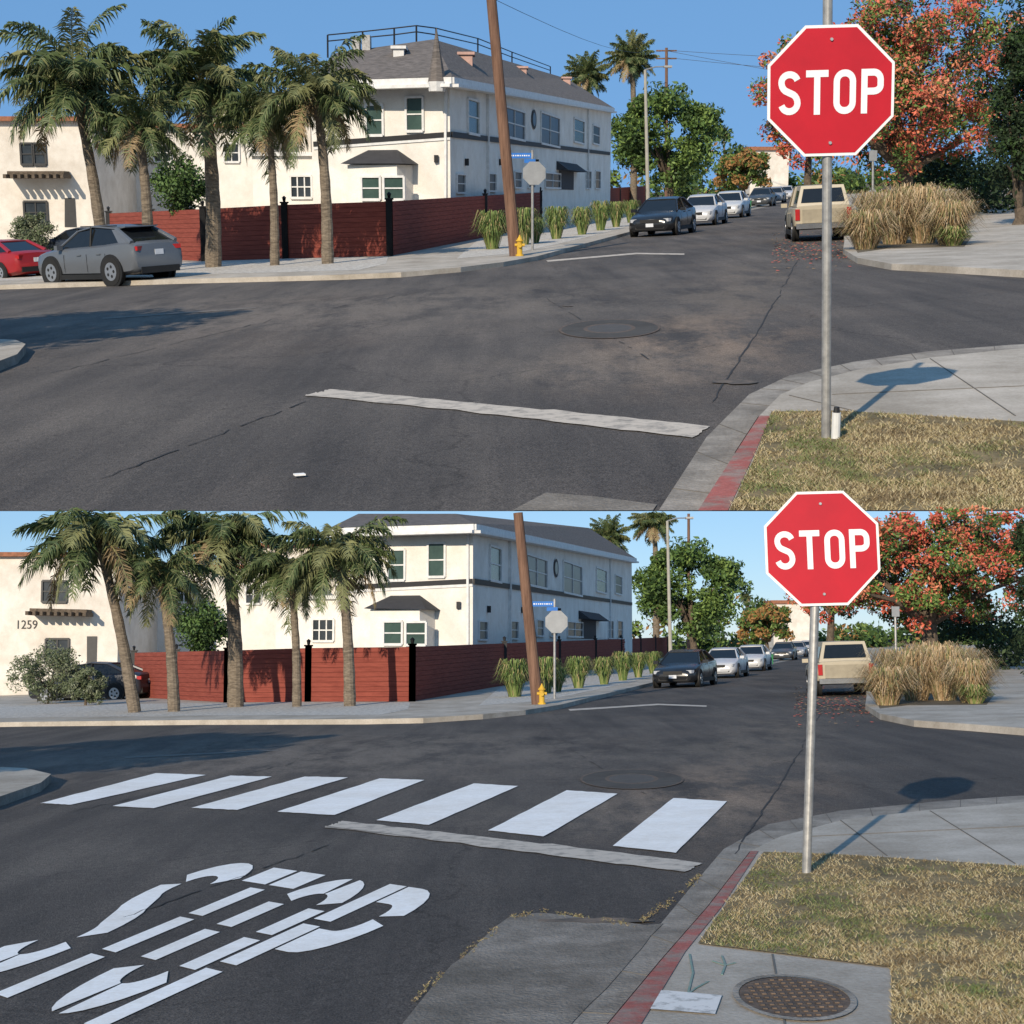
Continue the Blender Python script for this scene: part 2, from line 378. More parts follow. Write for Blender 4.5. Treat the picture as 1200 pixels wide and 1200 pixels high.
# ------------------------------------------------------------------ facade helper
class Fac:
    def __init__(s,P,A,B):
        s.P=P;s.A=Vector(A);s.B=Vector(B); d=(s.B-s.A);d.z=0;d.normalize();s.d=d
        s.n=Vector((d.y,-d.x,0))
    def pt(s,px,py,off=0):
        r=s.P.ray(*s.P.mp(px,py)); o=Vector((0,0,HH)); t=(s.A-o).dot(s.n)/r.dot(s.n); return o+r*t+s.n*off
    def rect(s,mb,x0,x1,y0,y1,m,off=.02):
        a=s.pt(x0,y0,off);b=s.pt(x0,y1,off);c=s.pt(x1,y0,off)
        mb.poly([a,b,Vector((c.x,c.y,b.z)),Vector((c.x,c.y,a.z))],m)
    def window(s,mb,x0,x1,y0,y1,gl,fr,cols=1,fw=.09,sill=True):
        a=s.pt(x0,y0);b=s.pt(x0,y1);c=s.pt(x1,y0); zt,zb=a.z,b.z
        a0=Vector((a.x,a.y,0));c0=Vector((c.x,c.y,0)); U=Vector((0,0,1))
        def p(t,z,o): return a0.lerp(c0,t)+U*z+s.n*o
        mb.poly([p(0,zb,.015),p(1,zb,.015),p(1,zt,.015),p(0,zt,.015)],gl)
        mb.bar(p(0,zb,.04),p(0,zt,.04),fw,.09,s.n,fr); mb.bar(p(1,zb,.04),p(1,zt,.04),fw,.09,s.n,fr)
        mb.bar(p(0,zt,.042),p(1,zt,.042),fw,.094,s.n,fr); mb.bar(p(0,zb,.046),p(1,zb,.046),fw*1.2,.12,s.n,fr)
        mb.bar(p(0,(zt+zb)/2,.03),p(1,(zt+zb)/2,.03),fw*.6,.05,s.n,fr)
        for k in range(1,cols+0): mb.bar(p(k/cols,zb,.032),p(k/cols,zt,.032),fw*.6,.054,s.n,fr)
    def line(s,mb,x0,y0,x1,y1,w,d,m):
        mb.bar(s.pt(x0,y0,d/2),s.pt(x1,y1,d/2),w,d,s.n,m)

# ================================================================== build
def build(P):
    low=P.lower; g=P.g; at=P.at; S=P.s; G=P.G
    U=(lambda a,b:a) if not low else (lambda a,b:b)
    conc=P.mat('concrete',(.50,.455,.395),rough=.9,c2=(.37,.335,.285),ns=1.3,bump=.004,bs=60,grime=.25)
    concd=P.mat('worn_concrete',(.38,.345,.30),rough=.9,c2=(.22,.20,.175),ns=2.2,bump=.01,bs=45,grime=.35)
    redk=P.mat('red_curb_paint',(.38,.12,.10),rough=.8,c2=(.30,.22,.19),ns=5,contrast=(.40,.56),bump=.004,grime=.3)
    gravel=P.mat('white_gravel',(.64,.60,.54),rough=.95,c2=(.32,.295,.26),ns=9,bump=.03,bs=14)
    soil=P.mat('dry_soil',(.16,.13,.09),rough=.95,c2=(.10,.085,.06),ns=1)
    lawn=P.mat('dry_lawn',(.33,.25,.13),rough=.95,c2=(.14,.115,.06),ns=3,bump=.02,bs=40,grime=.3)
    wht=P.mat('road_paint_white',(.88,.87,.85),rough=.7,c2=(.80,.79,.77),ns=8,grime=.06)
    old=P.mat('old_limit_line',(.52,.46,.39),rough=.9,c2=(.27,.245,.215),ns=7,bump=.004,bs=60,contrast=(.34,.52))
    bark=P.mat('bark',(.15,.115,.085),rough=.95,c2=(.07,.055,.04),ns=9,bump=.02,bs=20)
    pbark=P.mat('palm_bark',(.26,.21,.155),rough=.95,c2=(.10,.08,.06),ns=5,bump=.03,bs=14,stretch=(1,1,4))
    blackm=P.mat('black_iron',(.02,.02,.022),rough=.5)
    galv=P.mat('galvanised_steel',(.42,.41,.39),rough=.5,c2=(.26,.255,.245),ns=14,metal=.5)
    stains=[(g(815,398),1.7,6.0,(.26,.195,.145),.85,-.2),(g(230,372),7,10,(.20,.17,.145),.65,.5),(g(690,428),2.0,2.6,(.20,.17,.14),.6,0),(g(520,352),6,9,(.17,.148,.125),.6,.6),(g(880,330),1.5,12,(.18,.15,.12),.6,-.2),(g(200,480),2.5,2.5,(.14,.125,.11),.55,.3)]
    A=asphalt(S,stains,U(1.12,.98))
    gr=MB()
    if low: c4=[(-2500,-60),(2500,-60),(2500,4000),(-2500,4000)]; c4=[Vector((x,y,P.a*x-.03)) for x,y in c4]
    else:
        a=P.G(-2200,599,-.03); b=P.G(3400,599,-.03); c4=[a,b,Vector((1200,1500,P.a*1200-.03)),Vector((-1200,1500,-P.a*1200-.03))]
    gr.poly(c4,soil); P.make('ground',gr)
    rd=MB()
    if low: c4=[(-90,-40),(90,-40),(90,215),(-90,215)]; c4=[Vector((x,y,P.a*x)) for x,y in c4]
    else:
        a=P.G(-2200,598.6); b=P.G(3400,598.6); c4=[a,b,Vector((110,215,P.a*110)),Vector((-110,215,-P.a*110))]
    rd.poly(c4,A); P.make('road',rd)
    Z=.12
    def V3(x,y,dz): return Vector((x,y,P.a*x+dz))
    bA=[(-600,352),(-200,342),(0,334),(210,327),(400,322),(470,319),(540,313),(590,307),(630,300),(660,292),(740,271),(800,259),(860,247),(900,238),(920,231)]
    top=[g(x,y,Z) for x,y in bA]; top+= [V3(-30,260,Z),V3(-120,260,Z),V3(-120,top[0].y,Z)]
    m=MB(); m.prism(top,Z+.02,conc,conc); P.make('sidewalk',m)
    m=MB(); gp=[(-200,338),(0,329),(210,322),(330,319),(420,316.5),(452,309),(455,301),(330,303),(130,310),(-200,318)]
    m.poly([g(x,y,Z+.004) for x,y in gp],gravel)
    gp=[(535,303),(600,297),(640,289),(700,275),(745,262.5),(770,256),(800,248),(765,241),(716,246),(640,262),(560,281)]
    m.poly([g(x,y,Z+.004) for x,y in gp],gravel)
    P.make('gravel_bed',m)
    m=MB(); q=[g(x,y+1.5,.004) for x,y in bA[1:]]; q2=[g(x,y+4,.004) for x,y in bA[1:]]
    for i in range(len(q)-1): m.poly([q[i],q[i+1],q2[i+1],q2[i]],concd)
    P.make('gutter',m)
    bB=[(935,231),(962,243),(985,262),(990,280),(988,292),(1005,302),(1045,309),(1110,312),(1185,316),(1400,326)]
    top=[g(x,y,Z) for x,y in bB]; top+= [V3(120,top[-1].y,Z),V3(120,250,Z),V3(top[0].x,250,Z)]
    m=MB(); m.prism(top,Z+.02,conc,conc); P.make('sidewalk',m)
    m=MB(); m.poly([g(x,y,Z+.004) for x,y in [(1005,296),(1040,291),(1130,289),(1140,276),(1060,262),(1010,262),(996,280)]],soil); P.make('planting_bed',m)
    if not low:
        bC=[(818,598),(862,530),(890,487),(915,462),(950,447),(1010,432),(1090,419),(1185,409),(1500,392)]; close=[(1700,598)]
        red_in=[(853,598),(884,532),(903,487)]
        red_out=bC[:3]
        gs=[(855,598),(886,532),(904,482),(985,481),(1185,493),(1500,510),(1700,598)]
        gut=[(772,598),(828,512),(878,462),(925,440),(1000,424),(1085,412),(1185,404),(1500,388)]
        gut2=[(818,598),(862,530),(915,462),(950,447),(1010,432),(1090,419),(1185,409),(1500,392)]
        bD=[(-300,388),(18,398),(30,403),(20,415),(-60,445),(-400,520),(-900,520),(-900,388)]
    else:
        bC=[(700,1215),(775,1125),(830,1062),(880,997),(915,980),(990,960),(1100,948),(1185,941),(1500,925)]; close=[(1700,1500),(500,1500)]
        red_in=[(742,1215),(803,1115),(846,1062),(889,997)]
        red_out=bC[:4]
        gs=[(818,1105),(850,1060),(895,998),(985,1001),(1185,1014),(1500,1028),(1700,1300),(1046,1300),(1044,1133)]
        gut=[(655,1215),(745,1118),(806,1044),(848,995),(900,966),(985,950),(1100,939),(1185,933),(1500,918)]
        gut2=[(700,1215),(775,1125),(830,1062),(880,997),(915,980),(990,960),(1100,948),(1185,941),(1500,925)]
        bD=[(-300,885),(30,900),(60,907),(48,917),(-20,940),(-400,1010),(-900,1010),(-900,885)]
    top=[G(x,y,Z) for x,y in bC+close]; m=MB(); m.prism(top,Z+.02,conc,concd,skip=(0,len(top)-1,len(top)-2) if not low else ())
    if not low:
        dn=Vector((0,0,Z)); b0=top[0]-dn; b1=top[1]-dn; X=b1
        for i in range(200):
            q=b1.lerp(b0,i/200)
            if P.py(q)>597.5: break
            X=q
        m.poly([top[0],top[1],b1,X],redk)
    P.make('sidewalk',m)
    m=MB()
    for i in range(len(red_in)-1):
        m.poly([G(*red_out[i],Z+.005),G(*red_out[i+1],Z+.005),G(*red_in[i+1],Z+.005),G(*red_in[i],Z+.005)],redk)
        a,b=G(*red_out[i],Z),G(*red_out[i+1],Z); o=Vector((-.006,-.002,0)); d=Vector((0,0,-Z+.006))
        if low or i>0: m.poly([a+o,b+o,b+o+d,a+o+d],redk)
    P.make('red_curb',m)
    gl=[G(x,y,Z+.008) for x,y in gs]
    m=MB(); m.poly(gl,lawn)
    rng=random.Random(3); gm=[P.mat('grass_dry',(.42,.33,.17),rough=.8),P.mat('grass_straw',(.54,.45,.27),rough=.8),P.mat('grass_green',(.13,.165,.055),rough=.8),P.mat('grass_brown',(.21,.155,.085),rough=.8),P.mat('grass_olive',(.23,.22,.095),rough=.8)]
    pl=[(x,y) for x,y in gs]
    def inside(x,y):
        r=False;j=len(pl)-1
        for i in range(len(pl)):
            if (pl[i][1]>y)!=(pl[j][1]>y) and x<(pl[j][0]-pl[i][0])*(y-pl[i][1])/(pl[j][1]-pl[i][1])+pl[i][0]: r=not r
            j=i
        return r
    from mathutils import noise as mn
    cnt=0; y0,y1=(482,598) if not low else (998,1215)
    while cnt<34000:
        x=rng.uniform(812,1260); y=rng.uniform(y0,y1)
        if not inside(x,y): continue
        p=G(x,y,Z+.008); cnt+=1
        n1=mn.noise(Vector((p.x*1.5,p.y*1.1,1.3)))*2.2+mn.noise(Vector((p.x*5,p.y*3.5,7.3)))*1.6
        n2=mn.noise(Vector((p.x*3.1,p.y*2.1,17.3)))+.5*mn.noise(Vector((p.x*9,p.y*6,3.3)))
        if n2>.22 and rng.random()<.8: continue
        v=n1+rng.gauss(0,.5)
        mt=gm[2] if v>1.25 else gm[4] if v>.5 else gm[3] if v<-.9 else gm[rng.choice((0,0,1,3,0,1))]
        a=rng.uniform(0,6.28); h=rng.uniform(.006,.024); w=.003
        d=Vector((math.cos(a)*h*1.3,math.sin(a)*h*1.3,h)); s=Vector((w,0,0)) if rng.random()<.5 else Vector((math.sin(a)*w,-math.cos(a)*w,0))
        m.add([p-s,p+s,p+d],[(0,1,2)],mt)
    P.make('lawn',m,loc=gl[0])
    m=MB()
    for i in range(len(gut)-1): m.poly([G(*gut[i],.005),G(*gut[i+1],.005),G(*gut2[i+1],.005),G(*gut2[i],.005)],concd)
    P.make('gutter',m)
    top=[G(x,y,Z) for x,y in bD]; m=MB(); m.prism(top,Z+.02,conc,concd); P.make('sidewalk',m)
    m=MB(); jl=P.mat('paving_joint',(.17,.155,.135),rough=.95)
    J=U([((925,463),(1000,481)),((1090,420),(1190,487)),((975,462),(1200,452))],[((985,961),(1040,1003)),((1090,950),(1190,1012)),((950,980),(1200,968)),((905,1118),(925,1230))])
    for a,b in J: m.bar(G(*a,Z+.003),G(*b,Z+.003),.009,.004,(0,0,1),jl)
    # kerb joints
    for i in range(len(gut)-1):
        for t in (.3,.8):
            a=G(gut[i][0]*(1-t)+gut[i+1][0]*t,gut[i][1]*(1-t)+gut[i+1][1]*t,.007); j=min(i,len(gut2)-2); b=G(gut2[j][0]*(1-t)+gut2[j+1][0]*t,gut2[j][1]*(1-t)+gut2[j+1][1]*t,.007)
            if (b-a).length<2: m.bar(a,b,.008,.003,(0,0,1),jl)
    P.make('sidewalk_joints',m)
    m=MB(); tar=P.mat('tar_seam',(.045,.042,.040),rough=.8); rj=random.Random(12)
    for (xa,ya),(xb,yb) in [((60,437),(330,372)),((330,372),(560,330)),((836,470),(905,360)),((905,360),(935,305)),((120,560),(360,470)),((500,345),(830,330)),((640,350),(760,420))]:
        prev=None
        for i in range(25):
            t=i/24; p=g(xa+(xb-xa)*t+rj.gauss(0,1.0),ya+(yb-ya)*t+rj.gauss(0,.5),.006)
            if prev is not None and rj.random()<.85:
                d=(p-prev).normalized(); sd=Vector((-d.y,d.x,0))*rj.uniform(.004,.011); sd.z=P.a*sd.x; m.poly([prev-sd,p-sd,p+sd,prev+sd],tar)
            prev=p
    P.make('road_seams',m)
    m=MB(); q=U([(357,463),(388,456),(600,476),(832,499),(812,513),(580,485)],[(380,969),(402,962),(600,984),(823,1011),(803,1022),(580,993)])
    def ragged(q,n,amp,dz):
        out=[]
        for i in range(len(q)):
            a,b=q[i],q[(i+1)%len(q)]
            for k in range(n): t=k/n; out.append(G(a[0]+(b[0]-a[0])*t+rj.gauss(0,amp),a[1]+(b[1]-a[1])*t+rj.gauss(0,amp*.5),dz))
        return out
    m.poly(ragged(q,14,.9,.009),old); P.make('limit_line',m)
    m=MB(); f1=[(640,305),(745,296.2),(802,297),(802,298.6),(746,297.8),(642,306.8)]
    m.poly([g(x,y,.006) for x,y in f1],old)
    f1=[(120,372),(300,360),(300,361.2),(120,374)]
    m.poly([g(x,y,.006) for x,y in f1],P.mat('faint_line',(.18,.16,.14),rough=.9)); P.make('road_line',m)
    mc=g(714,384.5,.009); m=MB(); rust=P.mat('rusty_iron',(.17,.12,.085),rough=.8,c2=(.07,.055,.045),ns=12,bump=.006,bs=40)
    def ring(m,c,r0,r1,mt,st=1,n=40):
        for i in range(n):
            t0,t1=2*math.pi*i/n,2*math.pi*(i+1)/n
            f=lambda r,t:Vector((c.x+r*math.cos(t),c.y+r*math.sin(t)*st,c.z+P.a*r*math.cos(t)))
            m.poly([f(r0,t0),f(r1,t0),f(r1,t1),f(r0,t1)],mt)
    ring(m,mc,.61,.64,rust,2.2); ring(m,mc,.28,.33,rust,2.2); ring(m,mc,.33,.61,P.mat('patch_asphalt',(.085,.078,.07),rough=.9,ns=8,grime=.3),2.2)
    ring(m,mc,.0,.28,P.mat('manhole_iron',(.10,.088,.075),rough=.7,bump=.01,bs=30),2.2); P.make('manhole_cover',m,loc=mc)
    pm_=P.mat('worn_asphalt',(.20,.155,.12),rough=.95,c2=(.08,.072,.065),ns=3.5,contrast=(.42,.6))
    m=MB(); rng=random.Random(5)
    for cx,cy,w,h in U([(862,447,28,3),(665,358,7,1.2)],[(700,1078,70,3)]):
        pts=[]
        for i in range(18):
            t=i/18*6.283; k=rng.uniform(.7,1.1); pts.append(G(cx+w*math.cos(t)*k,cy+h*math.sin(t)*k,.011))
        m.poly(pts,pm_)
    P.make('asphalt_patch',m)
    apc=P.mat('apron_concrete',(.30,.27,.235),rough=.95,c2=(.17,.155,.135),ns=2.4,bump=.014,bs=50,grime=.35)
    if not low:
        m=MB(); m.poly([G(x,y,.008) for x,y in [(600,598),(640,577),(700,582),(770,591),(765,598)]],apc); P.make('concrete_apron',m)
        m=MB(); p=G(351,556,.02); m.box(p,(.07,.05,.01),wht,Matrix.Rotation(.4,3,'Z')); P.make('litter_paper',m,loc=p)
    else:
        ap=MB(); ap.poly(ragged([(440,1235),(530,1130),(598,1073),(640,1070),(700,1077),(758,1084),(775,1082),(745,1120),(655,1215),(640,1235)],5,1.0,.009),apc); P.make('concrete_apron',ap)
        m=MB(); rng=random.Random(9); ws=[gm[0],gm[3],gm[4],gm[3]]
        line=[(470,1185),(530,1130),(598,1075),(640,1068),(700,1077),(745,1084),(765,1070),(800,1046),(820,1025)]
        for i in range(len(line)-1):
            for k in range(90):
                t=rng.random()
                if math.sin((line[i][0]+t*60)*.11)>.55: continue
                x=line[i][0]*(1-t)+line[i+1][0]*t+rng.gauss(0,2.8); y=line[i][1]*(1-t)+line[i+1][1]*t+rng.gauss(0,1.5)
                p=G(x,y,.008)
                for _ in range(3):
                    a=rng.uniform(0,6.28); d=Vector((math.cos(a)*.012,math.sin(a)*.02,rng.uniform(.003,.012))); s=Vector((.003,0,0)); m.add([p-s,p+s,p+d],[(0,1,2)],rng.choice(ws))
        P.make('dry_weeds',m,loc=G(640,1075))
        cw=[[(47,941),(83,943),(241,908),(183,906)],[(132,944.5),(180,947),(319,910),(270,909)],[(225,946.5),(278,949),(408,911),(357,910)],[(325,951),(392,955),(497,914),(445,912)],[(441,961),(503,966.5),(607,921),(555,918)],[(572,973),(637,980),(724,930),(664,926)],[(718,991),(792,999),(852,939),(789,935)]]
        m=MB()
        for q in cw: m.poly(ragged(q,10,.25,.010),wht)
        P.make('crosswalk',m)
        c=[G(-78,1140,.006),G(165,1222,.006),G(528,1046,.006),G(262,1008,.006)]
        def mp(u,v): return c[0].lerp(c[1],u).lerp(c[3].lerp(c[2],u),v)
        m=MB(); hw=.078
        def strokes(lst,x0,w):
            for pts in lst:
                for q in ribbon(pts,hw): m.poly([mp(x0+a*w,b) for a,b in q],wht)
        w_=.24/.56; xs=[0,.255,.51,.765]
        cx=.28;rx=.2
        strokes([arc(cx,.76,rx,.165,20,170,9),arc(cx,.74,rx,.2,185,250,4)+arc(cx,.27,rx,.2,70,15,4),arc(cx,.25,rx,.17,0,-80,6),arc(cx,.25,rx,.17,-92,-165,6)],xs[0],w_)
        strokes([[(0,.92),(.26,.92)],[(.30,.92),(.56,.92)],[(.28,.80),(.28,.55)],[(.28,.52),(.28,.27)],[(.28,.24),(.28,0)]],xs[1],w_)
        strokes([arc(cx,.75,rx,.17,8,84,6),arc(cx,.75,rx,.17,96,172,6),arc(cx,.25,rx,.17,-8,-84,6),arc(cx,.25,rx,.17,-96,-172,6),[(.08,.72),(.08,.52)],[(.08,.48),(.08,.28)],[(.48,.72),(.48,.52)],[(.48,.48),(.48,.28)]],xs[2],w_)
        strokes([[(.08,0),(.08,.30)],[(.08,.34),(.08,.62)],[(.08,.66),(.08,1.0)],[(.18,.92)]+arc(.3,.75,.18,.17,90,4,6),arc(.3,.72,.18,.19,-4,-90,6)+[(.18,.53)]],xs[3],w_)
        P.make('stop_road_marking',m)
        p=G(930,1168,Z+.006); m=MB()
        ring(m,p,0,.235,rust,1.7); ring(m,p+Vector((0,0,.004)),.235,.262,concd,1.7)
        for i in range(-5,6):
            for j in range(-5,6):
                if i*i+j*j<27: m.box(p+Vector((i*.04,j*.068,.004+P.a*i*.04)),(.02,.034,.006),rust)
        P.make('manhole_cover',m,loc=p)
        p=G(800,1174,Z+.006); m=MB(); m.poly([G(x,y,Z+.008) for x,y in [(775,1160),(846,1166),(838,1188),(762,1182)]],P.mat('meter_lid_white',(.68,.66,.63),rough=.8,c2=(.40,.39,.37),ns=9,contrast=(.4,.5)))
        P.make('meter_box_lid',m,loc=p)
        m=MB(); sg_=P.mat('spray_mark_green',(.14,.26,.22),rough=.9,c2=(.25,.28,.25),ns=30); 
        for ln in ([(808,1118),(812,1140),(806,1165)],[(806,1165),(815,1158),(830,1150)],[(835,1126),(850,1131),(862,1128)],[(846,1120),(850,1131),(846,1142)]):
            for a,b in zip(ln[:-1],ln[1:]): m.bar(G(*a,Z+.004),G(*b,Z+.004),.010,.003,(0,0,1),sg_)
        P.make('utility_spray_marks',m,loc=G(820,1140,Z))
    # ---- stop sign
    base=U(P.G(968,514,Z),P.G(945,1024,Z)); y=base.y
    cen=U(P.AT(972,107,y),P.AT(962,643,y)); top=U(P.AT(970,-12,y),P.AT(958.5,594,y))
    half=U(71.5,67)*y/F
    pole=MB(); pr=U(5.6,5.3)*y/F
    pole.tube(base,top,pr,pr,galv,16)
    plate=MB(); redf=P.mat('stop_sign_red',(.50,.010,.022),rough=.42,c2=(.42,.009,.02),ns=3,spec=.4); whf=P.mat('sign_white',(.8,.8,.8),rough=.4,c2=(.76,.76,.76)); alu=P.mat('aluminium',(.5,.5,.5),rough=.45,metal=.6)
    R=Matrix.Rotation(math.radians(-1.5),3,'Y')
    fc=Vector((cen.x,cen.y-pr-.01,cen.z))
    def L(x,y,z): return fc+R@Vector((x,y,z))
    def octo(r,yy,mt,mb):
        k=r/math.cos(math.pi/8); mb.poly([L(k*math.cos(math.pi/8+i*math.pi/4),yy,k*math.sin(math.pi/8+i*math.pi/4)) for i in range(8)],mt)
    octo(half,0,whf,plate); octo(half*.955,-.002,redf,plate)
    k=half/math.cos(math.pi/8); o8=[(k*math.cos(math.pi/8+i*math.pi/4),k*math.sin(math.pi/8+i*math.pi/4)) for i in range(8)]
    for i in range(8):
        a,b=o8[i],o8[(i+1)%8]; plate.poly([L(a[0],0,a[1]),L(b[0],0,b[1]),L(b[0],.004,b[1]),L(a[0],.004,a[1])],alu)
    plate.poly([L(a,.004,b) for a,b in o8],alu)
    txt=MB(); w,ls=letters(.078); hl=half*.68; gap=.13; tot=4*w+3*gap; wid=half*1.66; sx=wid/tot
    for i,l in enumerate(ls):
        for q in l: txt.poly([L(-wid/2+(i*(w+gap)+a)*sx,-.0045,(b-.5)*hl-half*.02) for a,b in q],whf)
    for zz in (.78,-.80): plate.tube(L(0,-.003,half*zz),L(0,-.012,half*zz),.011,.009,alu,10)
    P.make('stop_sign',{'pole':pole,'plate':plate,'lettering':txt},loc=base)
    if not low:
        m=MB(); b=P.G(979,515,Z); r=.028; wp=P.mat('white_plastic',(.7,.7,.68),rough=.5); m.tube(b,b+Vector((0,0,.17)),r,r,wp,12); m.tube(b+Vector((0,0,.17)),b+Vector((0,0,.205)),r*.8,r*.6,blackm,10); P.make('marker_post',m,loc=b)
    # ---- fence
    fm=P.mat('red_fence_board',(.27,.072,.052),rough=.85,c2=(.19,.048,.036),ns=1.5,stretch=(1,1,14),bump=.004,bs=12,spec=.1)
    fmd=P.mat('fence_backing',(.06,.018,.014),rough=.9)
    fence=MB(); posts=MB(); rng2=random.Random(2)
    def fseg(x0,yb0,yt0,x1,yb1,yt1,n):
        a=g(x0,yb0,Z); b=g(x1,yb1,Z); za=at(x0,yt0,a.y).z; zb=at(x1,yt1,b.y).z
        d=(b-a); d.z=0; nrm=Vector((d.y,-d.x,0)).normalized()
        N=11
        bk=-nrm*.05
        fence.poly([a+bk,b+bk,Vector((b.x,b.y,zb))+bk,Vector((a.x,a.y,za))+bk],fmd)
        for k in range(n):
            p=a.lerp(b,k/n);q=a.lerp(b,(k+1)/n); zp=za+(zb-za)*k/n; zq=za+(zb-za)*(k+1)/n
            for r in range(N):
                t0=(r+.03)/N;t1=(r+.97)/N
                A0=p+Vector((0,0,(zp-p.z)*t0));A1=p+Vector((0,0,(zp-p.z)*t1));B0=q+Vector((0,0,(zq-q.z)*t0));B1=q+Vector((0,0,(zq-q.z)*t1))
                j=nrm*rng2.uniform(0,.012)
                fr=[A0+j,B0+j,B1+j,A1+j]; bb=[v-nrm*.03 for v in fr]
                fence.add(fr+bb,[(0,1,2,3),(7,6,5,4),(0,4,5,1),(3,2,6,7),(0,3,7,4),(1,5,6,2)],fm)
        for k in range(n+1):
            p=a.lerp(b,k/n); zp=za+(zb-za)*k/n; w=.2
            posts.box((p.x,p.y-.02,(p.z+zp)/2+.02),(w,w,zp-p.z+.06),blackm)
            posts.box((p.x,p.y-.02,zp+.075),(w*1.3,w*1.3,.05),blackm)
            posts.tube((p.x,p.y-.02,zp+.10),(p.x,p.y-.02,zp+.22),.045,.07,blackm,6); posts.tube((p.x,p.y-.02,zp+.22),(p.x,p.y-.02,zp+.29),.09,.01,blackm,6)
    fseg(130,302,250,240,306,245,2)
    fseg(240,306,245,335,303,240,1)
    fseg(335,303,240,457,300,236,1)
    fseg(457,300,236,756,241,218,7)
    P.make('wooden_fence',{'boards':fence,'posts':posts},loc=g(457,300,Z))
    # ---- white house
    stucco=P.mat('white_stucco',(.72,.70,.66),rough=.9,c2=(.63,.61,.575),ns=.8,bump=.006,bs=30,grime=.06)
    roofm=P.mat('roof_shingle',(.19,.165,.15),rough=.95,c2=(.09,.08,.072),ns=3,stretch=(1,1,6),bump=.03,bs=7)
    trimw=P.mat('white_trim',(.70,.69,.67),rough=.6); band=P.mat('black_band',(.02,.02,.022),rough=.6)
    glg=P.mat('window_glass_green',(.06,.10,.085),rough=.25,c2=(.03,.055,.048),ns=.6,spec=.25); gld=P.mat('window_glass',(.018,.024,.03),rough=.3,c2=(.05,.062,.075),ns=.5,spec=.12)
    frb=P.mat('dark_frame',(.05,.05,.05),rough=.5); drk=P.mat('dark_tile',(.05,.05,.055),rough=.8)
    yt=lambda px,yy: max(yy, (P.ytop+1-523-.022*(px-500))) if low else yy
    dC=62.;dL=64.;dR=118.
    Cb=at(528,236,dC);Lb=at(367,236,dL);Rb=at(715,236,dR)
    zC=at(528,yt(528,94),dC).z; zR=at(715,127,dR).z
    zL=zC
    walls=MB()
    def wall(a,b,z0a,z0b,z1a,z1b,m): walls.poly([Vector((a.x,a.y,z0a)),Vector((b.x,b.y,z0b)),Vector((b.x,b.y,z1b)),Vector((a.x,a.y,z1a))],m)
    gzf=lambda p:P.a*p.x
    wall(Lb,Cb,gzf(Lb),gzf(Cb),zL,zC,stucco); wall(Cb,Rb,gzf(Cb),gzf(Rb),zC,zR,stucco)
    Bb=Vector((Lb.x-2,Lb.y+45,0)); wall(Bb,Lb,gzf(Bb),gzf(Lb),zL,zL,stucco); wall(Rb,Bb,gzf(Rb),gzf(Bb),zR,zL,stucco)
    FL=Fac(P,Lb,Cb);FR=Fac(P,Cb,Rb)
    wn=MB()
    FL.window(wn,429,449,123,159,glg,trimw); FL.window(wn,476,496,114,154,glg,trimw)
    FR.window(wn,547,560,115,156,glg,trimw); FR.window(wn,590,614,124,160,gld,trimw,2)
    FR.window(wn,633,655,131,168,gld,trimw,2); FR.window(wn,672,684,138,166,glg,trimw); FR.window(wn,694,702,146,168,gld,trimw)
    for x,w,a,b in [(534,10,204,226),(571,9,203,224),(602,8,201,220),(618,8,201,220),(686,6,200,221),(697,6,200,221)]: FR.window(wn,x,x+w,a,b,gld,trimw,1,.06)
    FR.rect(wn,655,672,198,222,drk,.03); FR.window(wn,638,656,202,220,gld,trimw,2,.08)
    c0=FR.pt(625,140,.05); pts=[c0+FR.d*(.75*math.cos(t))+Vector((0,0,.5*math.sin(t))) for t in [i/20*6.283 for i in range(20)]]
    wn.poly(pts,drk); pts=[c0+FR.n*.01+FR.d*(.5*math.cos(t))+Vector((0,0,.34*math.sin(t))) for t in [i/20*6.283 for i in range(20)]]; wn.poly(pts,gld)
    FL.line(wn,368,169,528,157.5,.2,.07,band); FR.line(wn,528.3,157.5,714,180,.22,.07,band)
    FL.line(wn,368,173.6,528,162,.12,.05,trimw)
    FL.line(wn,523,97,523,236,.1,.12,trimw); FR.line(wn,570,102,570,235,.1,.14,trimw); FR.line(wn,688,124,688,222,.12,.14,trimw)
    for x,yy in ((460,190),(512,186),(545,190),(585,190),(628,190)):
        F_=FL if x<528 else FR; p=F_.pt(x,yy,.08); wn.box(p,(.16,.16,.28),blackm)
    a=FL.pt(421,194,1.1);b=FL.pt(478,194,1.1); aw=FL.pt(414,194);bw=FL.pt(484,194)
    bay=MB(); zt=a.z
    def vq(p,q,z0,z1,m,o=0): bay.poly([Vector((p.x,p.y,z0)),Vector((q.x,q.y,z0)),Vector((q.x,q.y,z1)),Vector((p.x,p.y,z1))],m)
    vq(aw,a,gzf(a),zt,stucco);vq(a,b,gzf(a),zt,stucco);vq(b,bw,gzf(a),zt,stucco)
    FB=Fac(P,a,b); FB.window(bay,424,446,207,234,glg,trimw); FB.window(bay,450,474,207,234,glg,trimw)
    e=.25
    A1=a+Vector((-e,-e,.05));B1=b+Vector((e,-e,.05));A0=aw+Vector((-e,0,.05));B0=bw+Vector((e,0,.05))
    tA=FL.pt(432,190,.02);tB=FL.pt(466,190,.02); tA.z=tB.z=zt+.6
    bay.add([A0,A1,B1,B0,tB,tA],[(0,1,5),(1,2,4,5),(2,3,4),(0,3,2,1)],drk)
    a=FR.pt(652,199,0);b=FR.pt(676,200,0);b.z=a.z;U3=Vector((0,0,1)); n=FR.n
